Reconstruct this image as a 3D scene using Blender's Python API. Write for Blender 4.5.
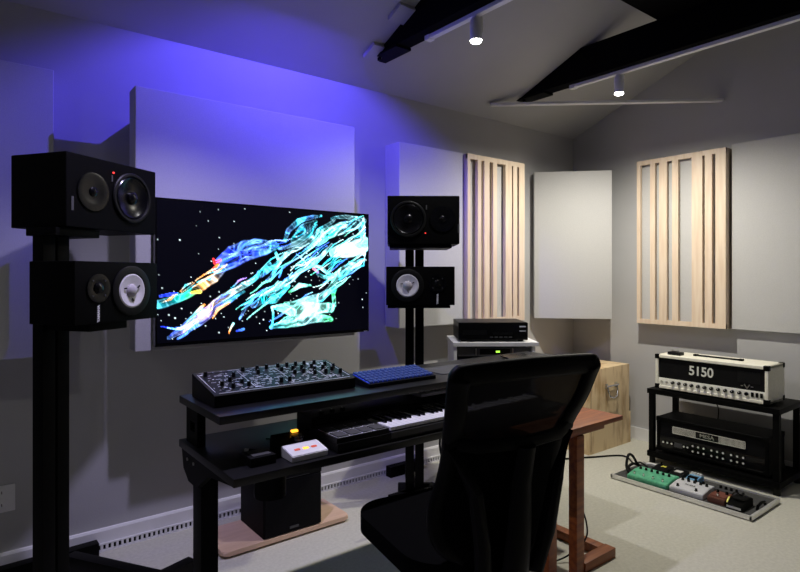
import bpy, bmesh, math, random
import numpy as np
from mathutils import Vector, Matrix

for o in list(bpy.data.objects): bpy.data.objects.remove(o, do_unlink=True)
S = bpy.context.scene
C = S.collection
R = math.radians

# ------------------------------------------------------------------ camera
cam = bpy.data.cameras.new('camera')
cam.sensor_fit = 'HORIZONTAL'; cam.sensor_width = 36.0
cam.lens = 567.0 / 800.0 * 36.0
cam.shift_y = -11.0 / 800.0
cam.clip_start = 0.02
camo = bpy.data.objects.new('camera', cam); C.objects.link(camo)
camo.location = (0, 0, 1.35)
camo.rotation_euler = (R(90), 0, -math.atan2(.616, .788))
S.camera = camo

# ------------------------------------------------------------------ world, exposure, lamps
w = bpy.data.worlds.new('night'); S.world = w; w.use_nodes = True
w.node_tree.nodes['Background'].inputs[0].default_value = (.01, .01, .012, 1)
w.node_tree.nodes['Background'].inputs[1].default_value = .3
S.view_settings.view_transform = 'Standard'
S.view_settings.look = 'None'
S.view_settings.gamma = 1.0
S.view_settings.use_curve_mapping = False
S.view_settings.exposure = 0.0

SPOTS = [  # x, y, colour, watts of the ceiling track spots
    (-0.59, 2.00, (.95, .93, .82), 8, 165),
    (0.75, 2.02, (.66, .60, 1.0), 85, 114),
    (2.087, 2.04, (.95, .93, .95), 42, 140),
    (3.43, 2.05, (1.0, .95, .82), 120, 168),
]
SPOT_Z = 2.545
def lamp_light(name, kind, loc, col, watts, rot=(0, 0, 0)):
    l = bpy.data.lights.new(name, kind); l.color = col; l.energy = watts
    o = bpy.data.objects.new(name, l); C.objects.link(o)
    o.location = loc; o.rotation_euler = rot
    return o, l
for (x, y, col, wt, cone) in SPOTS:
    o, l = lamp_light('track_spot_light', 'SPOT', (x, y, SPOT_Z - .036), col, wt)
    l.spot_size = R(cone); l.spot_blend = .9; l.shadow_soft_size = .022
# violet wall washer hung between two beams, aimed down and at the wall behind the television
WASH = Vector((1.45, 2.25, 2.82))
o, l = lamp_light('wall_wash_light', 'SPOT', WASH, (.10, .07, 1.0), 98, (R(28), 0, 0))
l.spot_size = R(128); l.spot_blend = .35; l.shadow_soft_size = .007

# ------------------------------------------------------------------ materials
def M(name, col, rough=.5, metal=0., col2=None, scale=20., stretch=(1, 1, 1), bump=0., spec=.5,
      emit=None, es=0., bscale=None, detail=3.):
    m = bpy.data.materials.new(name); m.use_nodes = True
    nt = m.node_tree; b = nt.nodes['Principled BSDF']
    b.inputs['Roughness'].default_value = rough
    b.inputs['Metallic'].default_value = metal
    b.inputs['Specular IOR Level'].default_value = spec
    b.inputs['Base Color'].default_value = (*col, 1)
    tc = nt.nodes.new('ShaderNodeTexCoord'); mp = nt.nodes.new('ShaderNodeMapping')
    mp.inputs['Scale'].default_value = stretch
    nt.links.new(tc.outputs['Object'], mp.inputs['Vector'])
    nz = nt.nodes.new('ShaderNodeTexNoise'); nz.inputs['Scale'].default_value = scale
    nz.inputs['Detail'].default_value = detail
    nt.links.new(mp.outputs[0], nz.inputs['Vector'])
    c2 = col2 or tuple(c * .9 for c in col)
    rp = nt.nodes.new('ShaderNodeValToRGB')
    rp.color_ramp.elements[0].position = .35; rp.color_ramp.elements[1].position = .65 if name != 'plywood' else .5
    rp.color_ramp.elements[0].color = (*c2, 1); rp.color_ramp.elements[1].color = (*col, 1)
    nt.links.new(nz.outputs['Fac'], rp.inputs['Fac'])
    nt.links.new(rp.outputs[0], b.inputs['Base Color'])
    if bump:
        n2 = nt.nodes.new('ShaderNodeTexNoise'); n2.inputs['Scale'].default_value = bscale or scale * 6
        nt.links.new(mp.outputs[0], n2.inputs['Vector'])
        bp = nt.nodes.new('ShaderNodeBump'); bp.inputs['Strength'].default_value = bump
        bp.inputs['Distance'].default_value = .002
        nt.links.new(n2.outputs['Fac'], bp.inputs['Height']); nt.links.new(bp.outputs[0], b.inputs['Normal'])
    if emit:
        b.inputs['Emission Color'].default_value = (*emit, 1)
        b.inputs['Emission Strength'].default_value = es
    return m
m_wall = M('wall_paint', (.50, .50, .515), .85, col2=(.475, .475, .49), scale=3, bump=.25, bscale=160)
m_ceil = M('ceiling_paint', (.50, .50, .51), .9, col2=(.47, .47, .48), scale=2, bump=.3, bscale=140)
m_floor = M('floor_carpet', (.62, .61, .53), .75, col2=(.55, .54, .465), scale=60, bump=.5, bscale=300)
m_trim = M('trim_white', (.88, .88, .90), .35, scale=4)
m_fabric = M('panel_fabric', (.58, .58, .585), .95, col2=(.53, .53, .54), scale=220, bump=.5, bscale=420)
m_pine = M('pine_wood', (.82, .68, .54), .55, col2=(.74, .58, .44), scale=7, stretch=(6, 6, .5))
m_ply = M('plywood', (.88, .68, .42), .5, col2=(.58, .38, .19), scale=4.5, stretch=(2.6, 2.6, .7), detail=8)
m_board = M('light_plywood', (.80, .56, .40), .5, col2=(.72, .49, .34), scale=5, stretch=(1, 6, 6))
m_cherry = M('cherry_wood', (.36, .10, .016), .42, col2=(.20, .045, .008), scale=6, stretch=(.8, 7, 7))
m_black = M('black_paint', (.0018, .0018, .002), .5, scale=10, spec=.08)
m_beam = M('beam_black', (.002, .002, .0025), .8, scale=10, spec=.05)
m_desk = M('desk_black_laminate', (.003, .003, .0035), .36, scale=10, spec=.55)
m_blackgloss = M('black_gloss', (.003, .003, .0035), .2, scale=10, spec=.3)
m_vinyl = M('black_vinyl', (.0018, .0018, .002), .55, scale=90, bump=.2, spec=.06)
m_cone = M('speaker_cone_dark', (.002, .002, .003), .22, scale=10, spec=.35)
m_rubber = M('rubber', (.005, .005, .005), .5, scale=10, spec=.2)
m_whitecone = M('paper_cone_white', (.80, .78, .80), .8, scale=60)
m_dome = M('cone_cap_grey', (.5, .47, .5), .6, scale=60)
m_plastic = M('dark_plastic', (.005, .005, .006), .45, scale=10, spec=.2)
m_grey = M('grey_plastic', (.06, .06, .065), .5, scale=10)
m_white = M('white_plastic', (.9, .9, .92), .4, scale=10)
m_silk = M('white_print', (.8, .82, .88), .5, scale=10)
m_silver = M('brushed_metal', (.62, .61, .58), .3, 1., scale=30)
m_chrome = M('chrome', (.8, .8, .82), .18, 1., scale=30)
m_cream = M('cream_vinyl', (.88, .86, .75), .6, col2=(.82, .80, .69), scale=60, bump=.3)
m_creampanel = M('cream_panel', (.92, .91, .84), .4, scale=60)
m_grille = M('grille_cloth', (.004, .004, .0045), .8, col2=(.007, .007, .008), scale=160, spec=.1)
m_whitekey = M('white_key', (.9, .9, .94), .3, scale=10)
m_green = M('green_metal_flake', (.16, .60, .35), .35, .2, col2=(.10, .45, .26), scale=40)
m_blue = M('pedal_blue', (.16, .38, .62), .4, scale=30)
m_pwhite = M('pedal_silver', (.85, .86, .90), .35, .3, scale=30)
m_brown = M('pedal_brown', (.16, .06, .04), .4, scale=30)
m_yellow = M('yellow_label', (.75, .70, .10), .5, scale=30)
m_tray = M('board_grip', (.07, .07, .07), .9, col2=(.05, .05, .05), scale=200, bump=.5)
m_fab_black = M('chair_fabric', (.0013, .0013, .0015), .95, col2=(.002, .002, .0024), scale=200, bump=.3, spec=.03)
m_orange = M('lit_orange', (.8, .35, .02), .4, emit=(1., .42, .03), es=2.2)
m_amber = M('lit_amber', (.4, .08, .05), .4, emit=(.9, .12, .06), es=.5)
m_red = M('lit_red', (.5, .02, .02), .4, emit=(1., .05, .04), es=1.6)
m_glow = M('lit_green', (.3, .8, .1), .4, emit=(.45, 1., .08), es=1.6)
m_bluekey = M('lit_keycap', (.03, .06, .20), .4, emit=(.05, .14, 1.), es=.03)
m_bluegap = M('lit_keygap', (.02, .05, .4), .4, emit=(.03, .08, 1.), es=.32)
m_violet = M('violet_lens', (.3, .2, .9), .4, emit=(.20, .13, 1.), es=20.)
m_lens = M('lamp_lens', (1, 1, 1), .4, emit=(1., .97, .9), es=40.)
m_lamp = M('lamp_body', (.88, .88, .92), .4, scale=10)
m_jewel = M('jewel_white', (.8, .8, .75), .3, scale=10)
def mesh_fabric():
    m = bpy.data.materials.new('mesh_fabric'); m.use_nodes = True
    nt = m.node_tree; b = nt.nodes['Principled BSDF']; out = nt.nodes['Material Output']
    b.inputs['Base Color'].default_value = (.006, .006, .008, 1); b.inputs['Roughness'].default_value = .8; b.inputs['Specular IOR Level'].default_value = .15
    tr = nt.nodes.new('ShaderNodeBsdfTransparent'); mx = nt.nodes.new('ShaderNodeMixShader')
    tc = nt.nodes.new('ShaderNodeTexCoord'); wv = nt.nodes.new('ShaderNodeTexWave')
    wv.inputs['Scale'].default_value = 60; wv.bands_direction = 'Z'
    mr = nt.nodes.new('ShaderNodeMapRange'); mr.inputs[3].default_value = .975; mr.inputs[4].default_value = .995
    nt.links.new(tc.outputs['Object'], wv.inputs['Vector']); nt.links.new(wv.outputs['Fac'], mr.inputs[0])
    nt.links.new(mr.outputs[0], mx.inputs[0])
    nt.links.new(tr.outputs[0], mx.inputs[1]); nt.links.new(b.outputs[0], mx.inputs[2])
    nt.links.new(mx.outputs[0], out.inputs[0])
    return m
m_mesh = mesh_fabric()

# ------------------------------------------------------------------ helpers
class MB:
    def __init__(s): s.bm = bmesh.new()
    def box(s, x0, x1, y0, y1, z0, z1, bev=0., seg=2, rz=0., mi=0, T=None):
        g = bmesh.ops.create_cube(s.bm, size=1)['verts']
        cx, cy, cz = (x0 + x1) / 2, (y0 + y1) / 2, (z0 + z1) / 2
        mat = Matrix.Translation((cx, cy, cz)) @ Matrix.Rotation(rz, 4, 'Z') @ Matrix.Diagonal((abs(x1 - x0), abs(y1 - y0), abs(z1 - z0), 1))
        if T is not None: mat = T @ mat
        bmesh.ops.transform(s.bm, matrix=mat, verts=g)
        if bev:
            es = list({e for v in g for e in v.link_edges})
            r = bmesh.ops.bevel(s.bm, geom=es, offset=bev, segments=seg, profile=.7, affect='EDGES')
            if mi:
                for f in r['faces']: f.material_index = mi
                for v in r['verts']:
                    for f in v.link_faces: f.material_index = mi
        elif mi:
            for f in {f for v in g for f in v.link_faces}: f.material_index = mi
        return s
    def bar(s, a, b, wd, ht, bev=0.):
        a, b = Vector(a), Vector(b); d = b - a; L = d.length
        q = d.to_track_quat('X', 'Z').to_matrix().to_4x4()
        return s.box(-L / 2, L / 2, -wd / 2, wd / 2, -ht / 2, ht / 2, bev, T=Matrix.Translation((a + b) / 2) @ q)
    def cyl(s, c, r, h, ax=(0, 0, 1), r2=None, seg=20, mi=0):
        g = bmesh.ops.create_cone(s.bm, cap_ends=True, segments=seg, radius1=r, radius2=r if r2 is None else r2, depth=h)['verts']
        q = Vector(ax).to_track_quat('Z', 'Y').to_matrix().to_4x4()
        bmesh.ops.transform(s.bm, matrix=Matrix.Translation(c) @ q, verts=g)
        if mi:
            for f in {f for v in g for f in v.link_faces}: f.material_index = mi
        return s
    def lathe(s, c, ax, prof, seg=40):
        """prof = [(radius, offset along axis)...] swept around axis"""
        q = Vector(ax).to_track_quat('Z', 'Y').to_matrix().to_4x4(); T = Matrix.Translation(c) @ q
        rings = []
        for (r, h) in prof:
            if r < 1e-6: rings.append([s.bm.verts.new(T @ Vector((0, 0, h)))])
            else: rings.append([s.bm.verts.new(T @ Vector((r * math.cos(2 * math.pi * k / seg), r * math.sin(2 * math.pi * k / seg), h))) for k in range(seg)])
        for A, B in zip(rings, rings[1:]):
            for k in range(seg):
                k2 = (k + 1) % seg
                vs = [A[k % len(A)], A[k2 % len(A)], B[k2 % len(B)], B[k % len(B)]]
                u = []
                for v in vs:
                    if v not in u: u.append(v)
                if len(u) > 2:
                    try: s.bm.faces.new(u)
                    except ValueError: pass
        return s
    def tube(s, pts, r, seg=8, closed=False, ry=None, up=(0, 0, 1)):
        pts = [Vector(p) for p in pts]; n = len(pts); rings = []
        for i, p in enumerate(pts):
            if closed: d = pts[(i + 1) % n] - pts[i - 1]
            else: d = pts[min(i + 1, n - 1)] - pts[max(i - 1, 0)]
            d.normalize(); u = Vector(up)
            if abs(d.dot(u)) > .95: u = Vector((0, 1, 0))
            a = d.cross(u).normalized(); b = a.cross(d)
            rr = r[i] if isinstance(r, (list, tuple)) else r
            rb = rr if ry is None else ry
            rings.append([s.bm.verts.new(p + a * (rr * math.cos(2 * math.pi * k / seg)) + b * (rb * math.sin(2 * math.pi * k / seg))) for k in range(seg)])
        prs = list(zip(rings, rings[1:])) + ([(rings[-1], rings[0])] if closed else [])
        for A, B in prs:
            for k in range(seg):
                s.bm.faces.new([A[k], A[(k + 1) % seg], B[(k + 1) % seg], B[k]])
        if not closed:
            s.bm.faces.new(rings[0][::-1]); s.bm.faces.new(rings[-1])
        return s
    def prism(s, prof, x0, x1, bev=0.):
        """closed (y,z) outline swept along x"""
        A = [s.bm.verts.new((x0, y, z)) for y, z in prof]; B = [s.bm.verts.new((x1, y, z)) for y, z in prof]
        fs = [s.bm.faces.new(A[::-1]), s.bm.faces.new(B)]
        n = len(prof)
        for k in range(n): fs.append(s.bm.faces.new([A[k], A[(k + 1) % n], B[(k + 1) % n], B[k]]))
        if bev:
            es = list({e for f in fs for e in f.edges})
            bmesh.ops.bevel(s.bm, geom=es, offset=bev, segments=2, affect='EDGES')
        return s
    def plate(s, outline, z0, z1, bev=0.):
        A = [s.bm.verts.new((x, y, z0)) for x, y in outline]; B = [s.bm.verts.new((x, y, z1)) for x, y in outline]
        fs = [s.bm.faces.new(A[::-1]), s.bm.faces.new(B)]; n = len(outline)
        for k in range(n): fs.append(s.bm.faces.new([A[k], A[(k + 1) % n], B[(k + 1) % n], B[k]]))
        if bev:
            es = list({e for f in fs[:2] for e in f.edges})
            bmesh.ops.bevel(s.bm, geom=es, offset=bev, segments=3, affect='EDGES')
        return s
    def build(s, name, mat, parent=None, smooth=True, ang=35):
        bmesh.ops.recalc_face_normals(s.bm, faces=s.bm.faces)
        me = bpy.data.meshes.new(name); s.bm.to_mesh(me); s.bm.free()
        for m in (mat if isinstance(mat, (list, tuple)) else [mat]): me.materials.append(m)
        if smooth:
            me.polygons.foreach_set('use_smooth', [True] * len(me.polygons))
            me.set_sharp_from_angle(angle=R(ang))
        o = bpy.data.objects.new(name, me); C.objects.link(o)
        if parent: o.parent = parent
        return o
def tag(o, label, cat, group=None):
    o['label'] = label; o['category'] = cat
    if group: o['group'] = group
    return o
def thing(name, label, cat, loc=(0, 0, 0), rz=0., group=None):
    o = bpy.data.objects.new(name, None); C.objects.link(o); o.empty_display_size = .05
    o.location = loc; o.rotation_euler = (0, 0, rz)
    return tag(o, label, cat, group)
def struct(o): o['kind'] = 'structure'; return o
def dup(o, parent=None, loc=None):
    c = o.copy(); C.objects.link(c)
    if parent: c.parent = parent
    if loc is not None: c.location = loc
    for ch in list(o.children): dup(ch, c)
    return c
def text(name, body, size, mat, parent, loc, rot, ext=.0008, align='CENTER', sx=1., bold=0.):
    cu = bpy.data.curves.new(name, 'FONT'); cu.body = body; cu.size = size; cu.extrude = ext
    cu.align_x = align; cu.align_y = 'CENTER'; cu.offset = bold
    t = bpy.data.objects.new(name, cu); C.objects.link(t)
    bpy.context.view_layer.update()
    me = bpy.data.meshes.new_from_object(t.evaluated_get(bpy.context.evaluated_depsgraph_get()))
    bpy.data.objects.remove(t, do_unlink=True)
    me.materials.clear(); me.materials.append(mat)
    o = bpy.data.objects.new(name, me); C.objects.link(o)
    o.location = loc; o.rotation_euler = rot; o.scale = (sx, 1, 1); o.parent = parent
    return o
def rrect(x0, x1, y0, y1, r, n=6):
    out = []
    for (cx, cy, a0) in ((x1 - r, y0 + r, -90), (x1 - r, y1 - r, 0), (x0 + r, y1 - r, 90), (x0 + r, y0 + r, 180)):
        for k in range(n + 1):
            a = R(a0 + 90 * k / n); out.append((cx + r * math.cos(a), cy + r * math.sin(a)))
    return out

# ------------------------------------------------------------------ room
X0, X1, Y0, Y1 = -2.2, 4.41, -2.6, 3.09
EAVE, SL, RIDGE_Y = 2.58, .404, 0.25
RZ = EAVE + SL * (Y1 - RIDGE_Y)
zc = lambda y: EAVE + SL * (Y1 - y) if y > RIDGE_Y else RZ - SL * (RIDGE_Y - y)
struct(MB().box(X0 - .1, X1 + .1, Y0 - .1, Y1 + .1, -.1, 0).build('floor', m_floor, smooth=False))
struct(MB().box(X0, X1, Y1, Y1 + .1, 0, EAVE + .05).build('wall_back', m_wall, smooth=False))
struct(MB().box(X0, X1, Y0 - .1, Y0, 0, zc(Y0) + .02).build('wall_front', m_wall, smooth=False))
gable = [(Y0 - .1, 0), (Y1 + .1, 0), (Y1 + .1, EAVE - .02), (RIDGE_Y, RZ + .06), (Y0 - .1, zc(Y0) - .02)]
struct(MB().prism(gable, X1, X1 + .1).build('wall_right', m_wall, smooth=False))
struct(MB().prism(gable, X0 - .1, X0).build('wall_left', m_wall, smooth=False))
cl = [(Y1 + .12, zc(Y1 + .12)), (RIDGE_Y, RZ), (Y0 - .12, zc(Y0 - .12)), (Y0 - .12, zc(Y0 - .12) + .12), (RIDGE_Y, RZ + .12), (Y1 + .12, zc(Y1 + .12) + .12)]
struct(MB().prism(cl, X0 - .1, X1 + .1).build('ceiling', m_ceil, smooth=False))
# baseboards: moulded top edge
bp = [(Y1, .042), (Y1 - .014, .042), (Y1 - .014, .098), (Y1 - .008, .108), (Y1, .11)]
struct(MB().prism(bp, X0, X1).build('baseboard_back', m_trim, smooth=False))
mb = MB()
mb.box(X1 - .014, X1, Y0, Y1 - .03, 0, .10, .003)
struct(mb.build('baseboard_right', m_trim, smooth=False))
# perforated vent strip along the foot of the back wall
mb = MB()
mb.box(X0, X1, Y1 - .005, Y1, 0, .04)
struct(mb.build('trim_1', m_black, smooth=False))
mb = MB()
mb.box(X0, X1, Y1 - .022, Y1 - .008, .0, .008).box(X0, X1, Y1 - .022, Y1 - .005, .034, .0415)
x = 0.0
while x < 4.38:
    mb.box(x, x + .011, Y1 - .021, Y1 - .009, .008, .034); x += .023
struct(mb.build('trim_2', m_trim, smooth=False))

# ------------------------------------------------------------------ ceiling beams, track, spots
def beam(x, label):
    t = thing('ceiling_beam', label, 'beam', (x, 0, 0))
    MB().box(-.05, .05, Y0 + .01, 2.83, 2.69, 2.904, .004).build('timber', m_beam, t)
    MB().box(-.056, .056, 2.60, 2.86, 2.675, 2.69).cyl((-.03, 2.8, 2.668), .012, .02).build('end_bracket', m_black, t)
    return t
beam(3.41, 'long black ceiling beam on the right with the warm bright spot below it')
beam(2.06, 'black ceiling beam in the middle with the violet tinted spot below it')
beam(0.72, 'black ceiling beam high above the television, just outside the top edge')
beam(-0.62, 'black ceiling beam left of the tall speaker stand, above the frame')
tag(MB().box(1.2, 3.46, 1.16, 1.76, 2.906, 3.08).build('ceiling_purlin', m_beam), 'broad black purlin lying across the top of the ceiling beams at upper right', 'beam')
for i, (x, y, col, wt, cone) in enumerate(SPOTS):
    tr = thing('lighting_track', ['white lighting track under the far left beam', 'white lighting track under the beam above the television',
               'short white lighting track under the middle beam', 'long white lighting track under the right beam'][i], 'lighting track', (x, 0, 0))
    MB().box(-.017, .017, -1.0, 2.38, 2.668, 2.690, .003).build('rail', m_lamp, tr)
    MB().box(-.022, .022, 2.38, 2.42, 2.664, 2.690, .003).build('end_cap', m_white, tr)
    sp = thing('track_spotlight', ['cylindrical spotlight over the far left wall panel', 'cylindrical spotlight above the television',
               'white cylindrical spotlight glowing violet, hung from the middle beam', 'white spotlight shining warm on the right beam near the corner'][i],
               'spotlight', (x, y, SPOT_Z))
    MB().lathe((0, 0, 0), (0, 0, 1), [(.027, .004), (.030, 0), (.031, .01), (.031, .10), (.027, .108), (0, .108)], 28).build('lamp_housing', m_lamp, sp)
    MB().lathe((0, 0, .004), (0, 0, -1), [(.0265, -.001), (.0265, .010), (.022, .014), (0, .015)], 24).build('lens', m_lens, sp)
    MB().box(.030, .040, -.012, .012, .04, .128, .002).box(-.014, .04, -.015, .015, .098, .1215, .003).build('adapter', m_lamp, sp)
# diagonal white strut across the corner
tag(MB().bar((3.15, 2.93, 2.625), (4.405, 1.81, 2.625), .05, .018, .003).build('ceiling_strut', m_trim), 'slim white strut running diagonally across the far corner under the ceiling', 'strut')
# two small white frames on the ceiling next to the middle beam
for k, (px, py) in enumerate(((1.96, 2.49), (1.99, 2.78))):
    n = Vector((0, -SL, -1)).normalized()
    T = Matrix.Translation((px, py, zc(py) - .012)) @ Matrix.Rotation(-math.atan(SL), 4, 'X')
    mb = MB().box(-.055, .055, -.06, .06, -.012, .014, .002, T=T)
    tag(mb.build('ceiling_bracket', m_ceil), ['small white ceiling box beside the middle beam, the upper one', 'small white ceiling box at the lower end of the middle beam'][k], 'ceiling box')

# ------------------------------------------------------------------ acoustic panels
def fabric_panel(label, x0, x1, y0, y1, z0, z1, frame=True):
    cx, cy = (x0 + x1) / 2, (y0 + y1) / 2
    o = MB().box(x0 - cx, x1 - cx, y0 - cy, y1 - cy, 0, z1 - z0, .008, 3).build('acoustic_panel', m_fabric)
    o.location = (cx, cy, z0)
    return tag(o, label, 'acoustic panel')
fabric_panel('large grey fabric absorber standing off the wall at the far left edge', -.50, .344, 2.96, 3.088, .985, 2.27)
t = thing('acoustic_panel', 'wide square fabric absorber behind the television, tinted violet from above', 'acoustic panel', (1.23, 0, 1.0))
MB().box(-.594, .594, 2.76, 2.87, 0, 1.21, .008, 3).build('fabric_face', m_fabric, t)
MB().box(-.54, .54, 2.872, 3.088, .05, 1.12, .003).build('mounting_frame', m_fabric, t)
t = thing('wall_washer', 'violet wall washer lamp hung from the ceiling above the television, outside the frame', 'lamp', WASH)
TW = Matrix.Translation((0, 0, 0)) @ Matrix.Rotation(R(28), 4, 'X')
MB().lathe(TW @ Vector((0, 0, .012)), TW.to_3x3() @ Vector((0, 0, 1)), [(.030, -.004), (.034, 0), (.034, .05), (.020, .07), (0, .07)], 28).build('lamp_housing', m_lamp, t)
MB().cyl(TW @ Vector((0, 0, .014)), .028, .003, TW.to_3x3() @ Vector((0, 0, 1))).build('lens', m_violet, t)
MB().tube([(0, -.02, .05), (0, -.02, .112)], .007).build('drop_rod', m_lamp, t)
MB().box(-.16, .16, .10, .102, -.024, .040).build('added_barn_door', m_black, t)  # added unseen plates, cutting the violet beam off the ceiling and sides
for sx in (-.16, .16): MB().box(sx - .001, sx + .001, -.03, .10, -.024, .040).build('added_barn_door', m_black, t)
MB().box(-.14, .14, -.06, .013, -.038, -.036).build('added_barn_door', m_black, t)  # added lower plate, keeps the violet light off the floor
fabric_panel('tall fabric absorber behind the right pair of speakers', 2.284, 2.872, 2.93, 3.088, 1.0, 2.225)
fabric_panel('wide fabric absorber at the right edge above the amplifiers', 4.365, 4.408, .3, 1.735, .962, 2.285)
o = MB().box(-.31, .31, -.04, .04, 0, 1.215, .006, 3).build('acoustic_panel', m_fabric)
o.location = (4.0 + .025, 2.80 + .03, .99); o.rotation_euler = (0, 0, R(-46))
tag(o, 'plain fabric absorber set diagonally across the corner of the room', 'acoustic panel')
PAT = [(.0, .045, 1), (.045, .165, 0), (.165, .225, 1), (.225, .275, 0), (.275, .365, 1), (.365, .425, 0), (.425, .495, 1), (.495, .645, 0),
       (.645, .76, 1), (.76, .785, 0), (.785, .86, 1), (.86, .895, 0), (.895, 1., 1)]
def diffuser(label, L, H, loc, rz):
    t = thing('slatted_diffuser', label, 'sound diffuser', loc, rz)      # local x along the wall, -y to the room
    mb = MB()
    for a, b, k in PAT:
        if k: mb.box(a * L + (0 if a else 0), b * L, -.10, -.075, .0, H, .001)
    mb.box(0, L, -.0995, -.076, 0, .035).box(0, L, -.0995, -.076, H - .035, H)
    mb.box(0, .018, -.0755, 0, 0, H).box(L - .018, L, -.0755, 0, 0, H).box(.018, L - .018, -.0755, 0, 0, .018).box(.018, L - .018, -.0755, 0, H - .018, H)
    mb.build('slatted_front', m_pine, t, smooth=False)
    MB().box(.02, L - .02, -.062, -.002, .02, H - .02).build('fabric_backing', m_fabric, t, smooth=False)
    for xx in (.2, L - .2):
        MB().box(xx - .012, xx + .012, -.05, -.02, H, H + .012).build('hanging_clip', m_black, t)
    return t
diffuser('pine slatted diffuser on the back wall, right of the speakers', .625, 1.225, (2.88, 3.088 - .09, .997), 0)
t = diffuser('larger pine slatted diffuser on the right wall above the cream amplifier', .67, 1.295, (4.408, 2.42, .965), R(-90))

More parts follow.
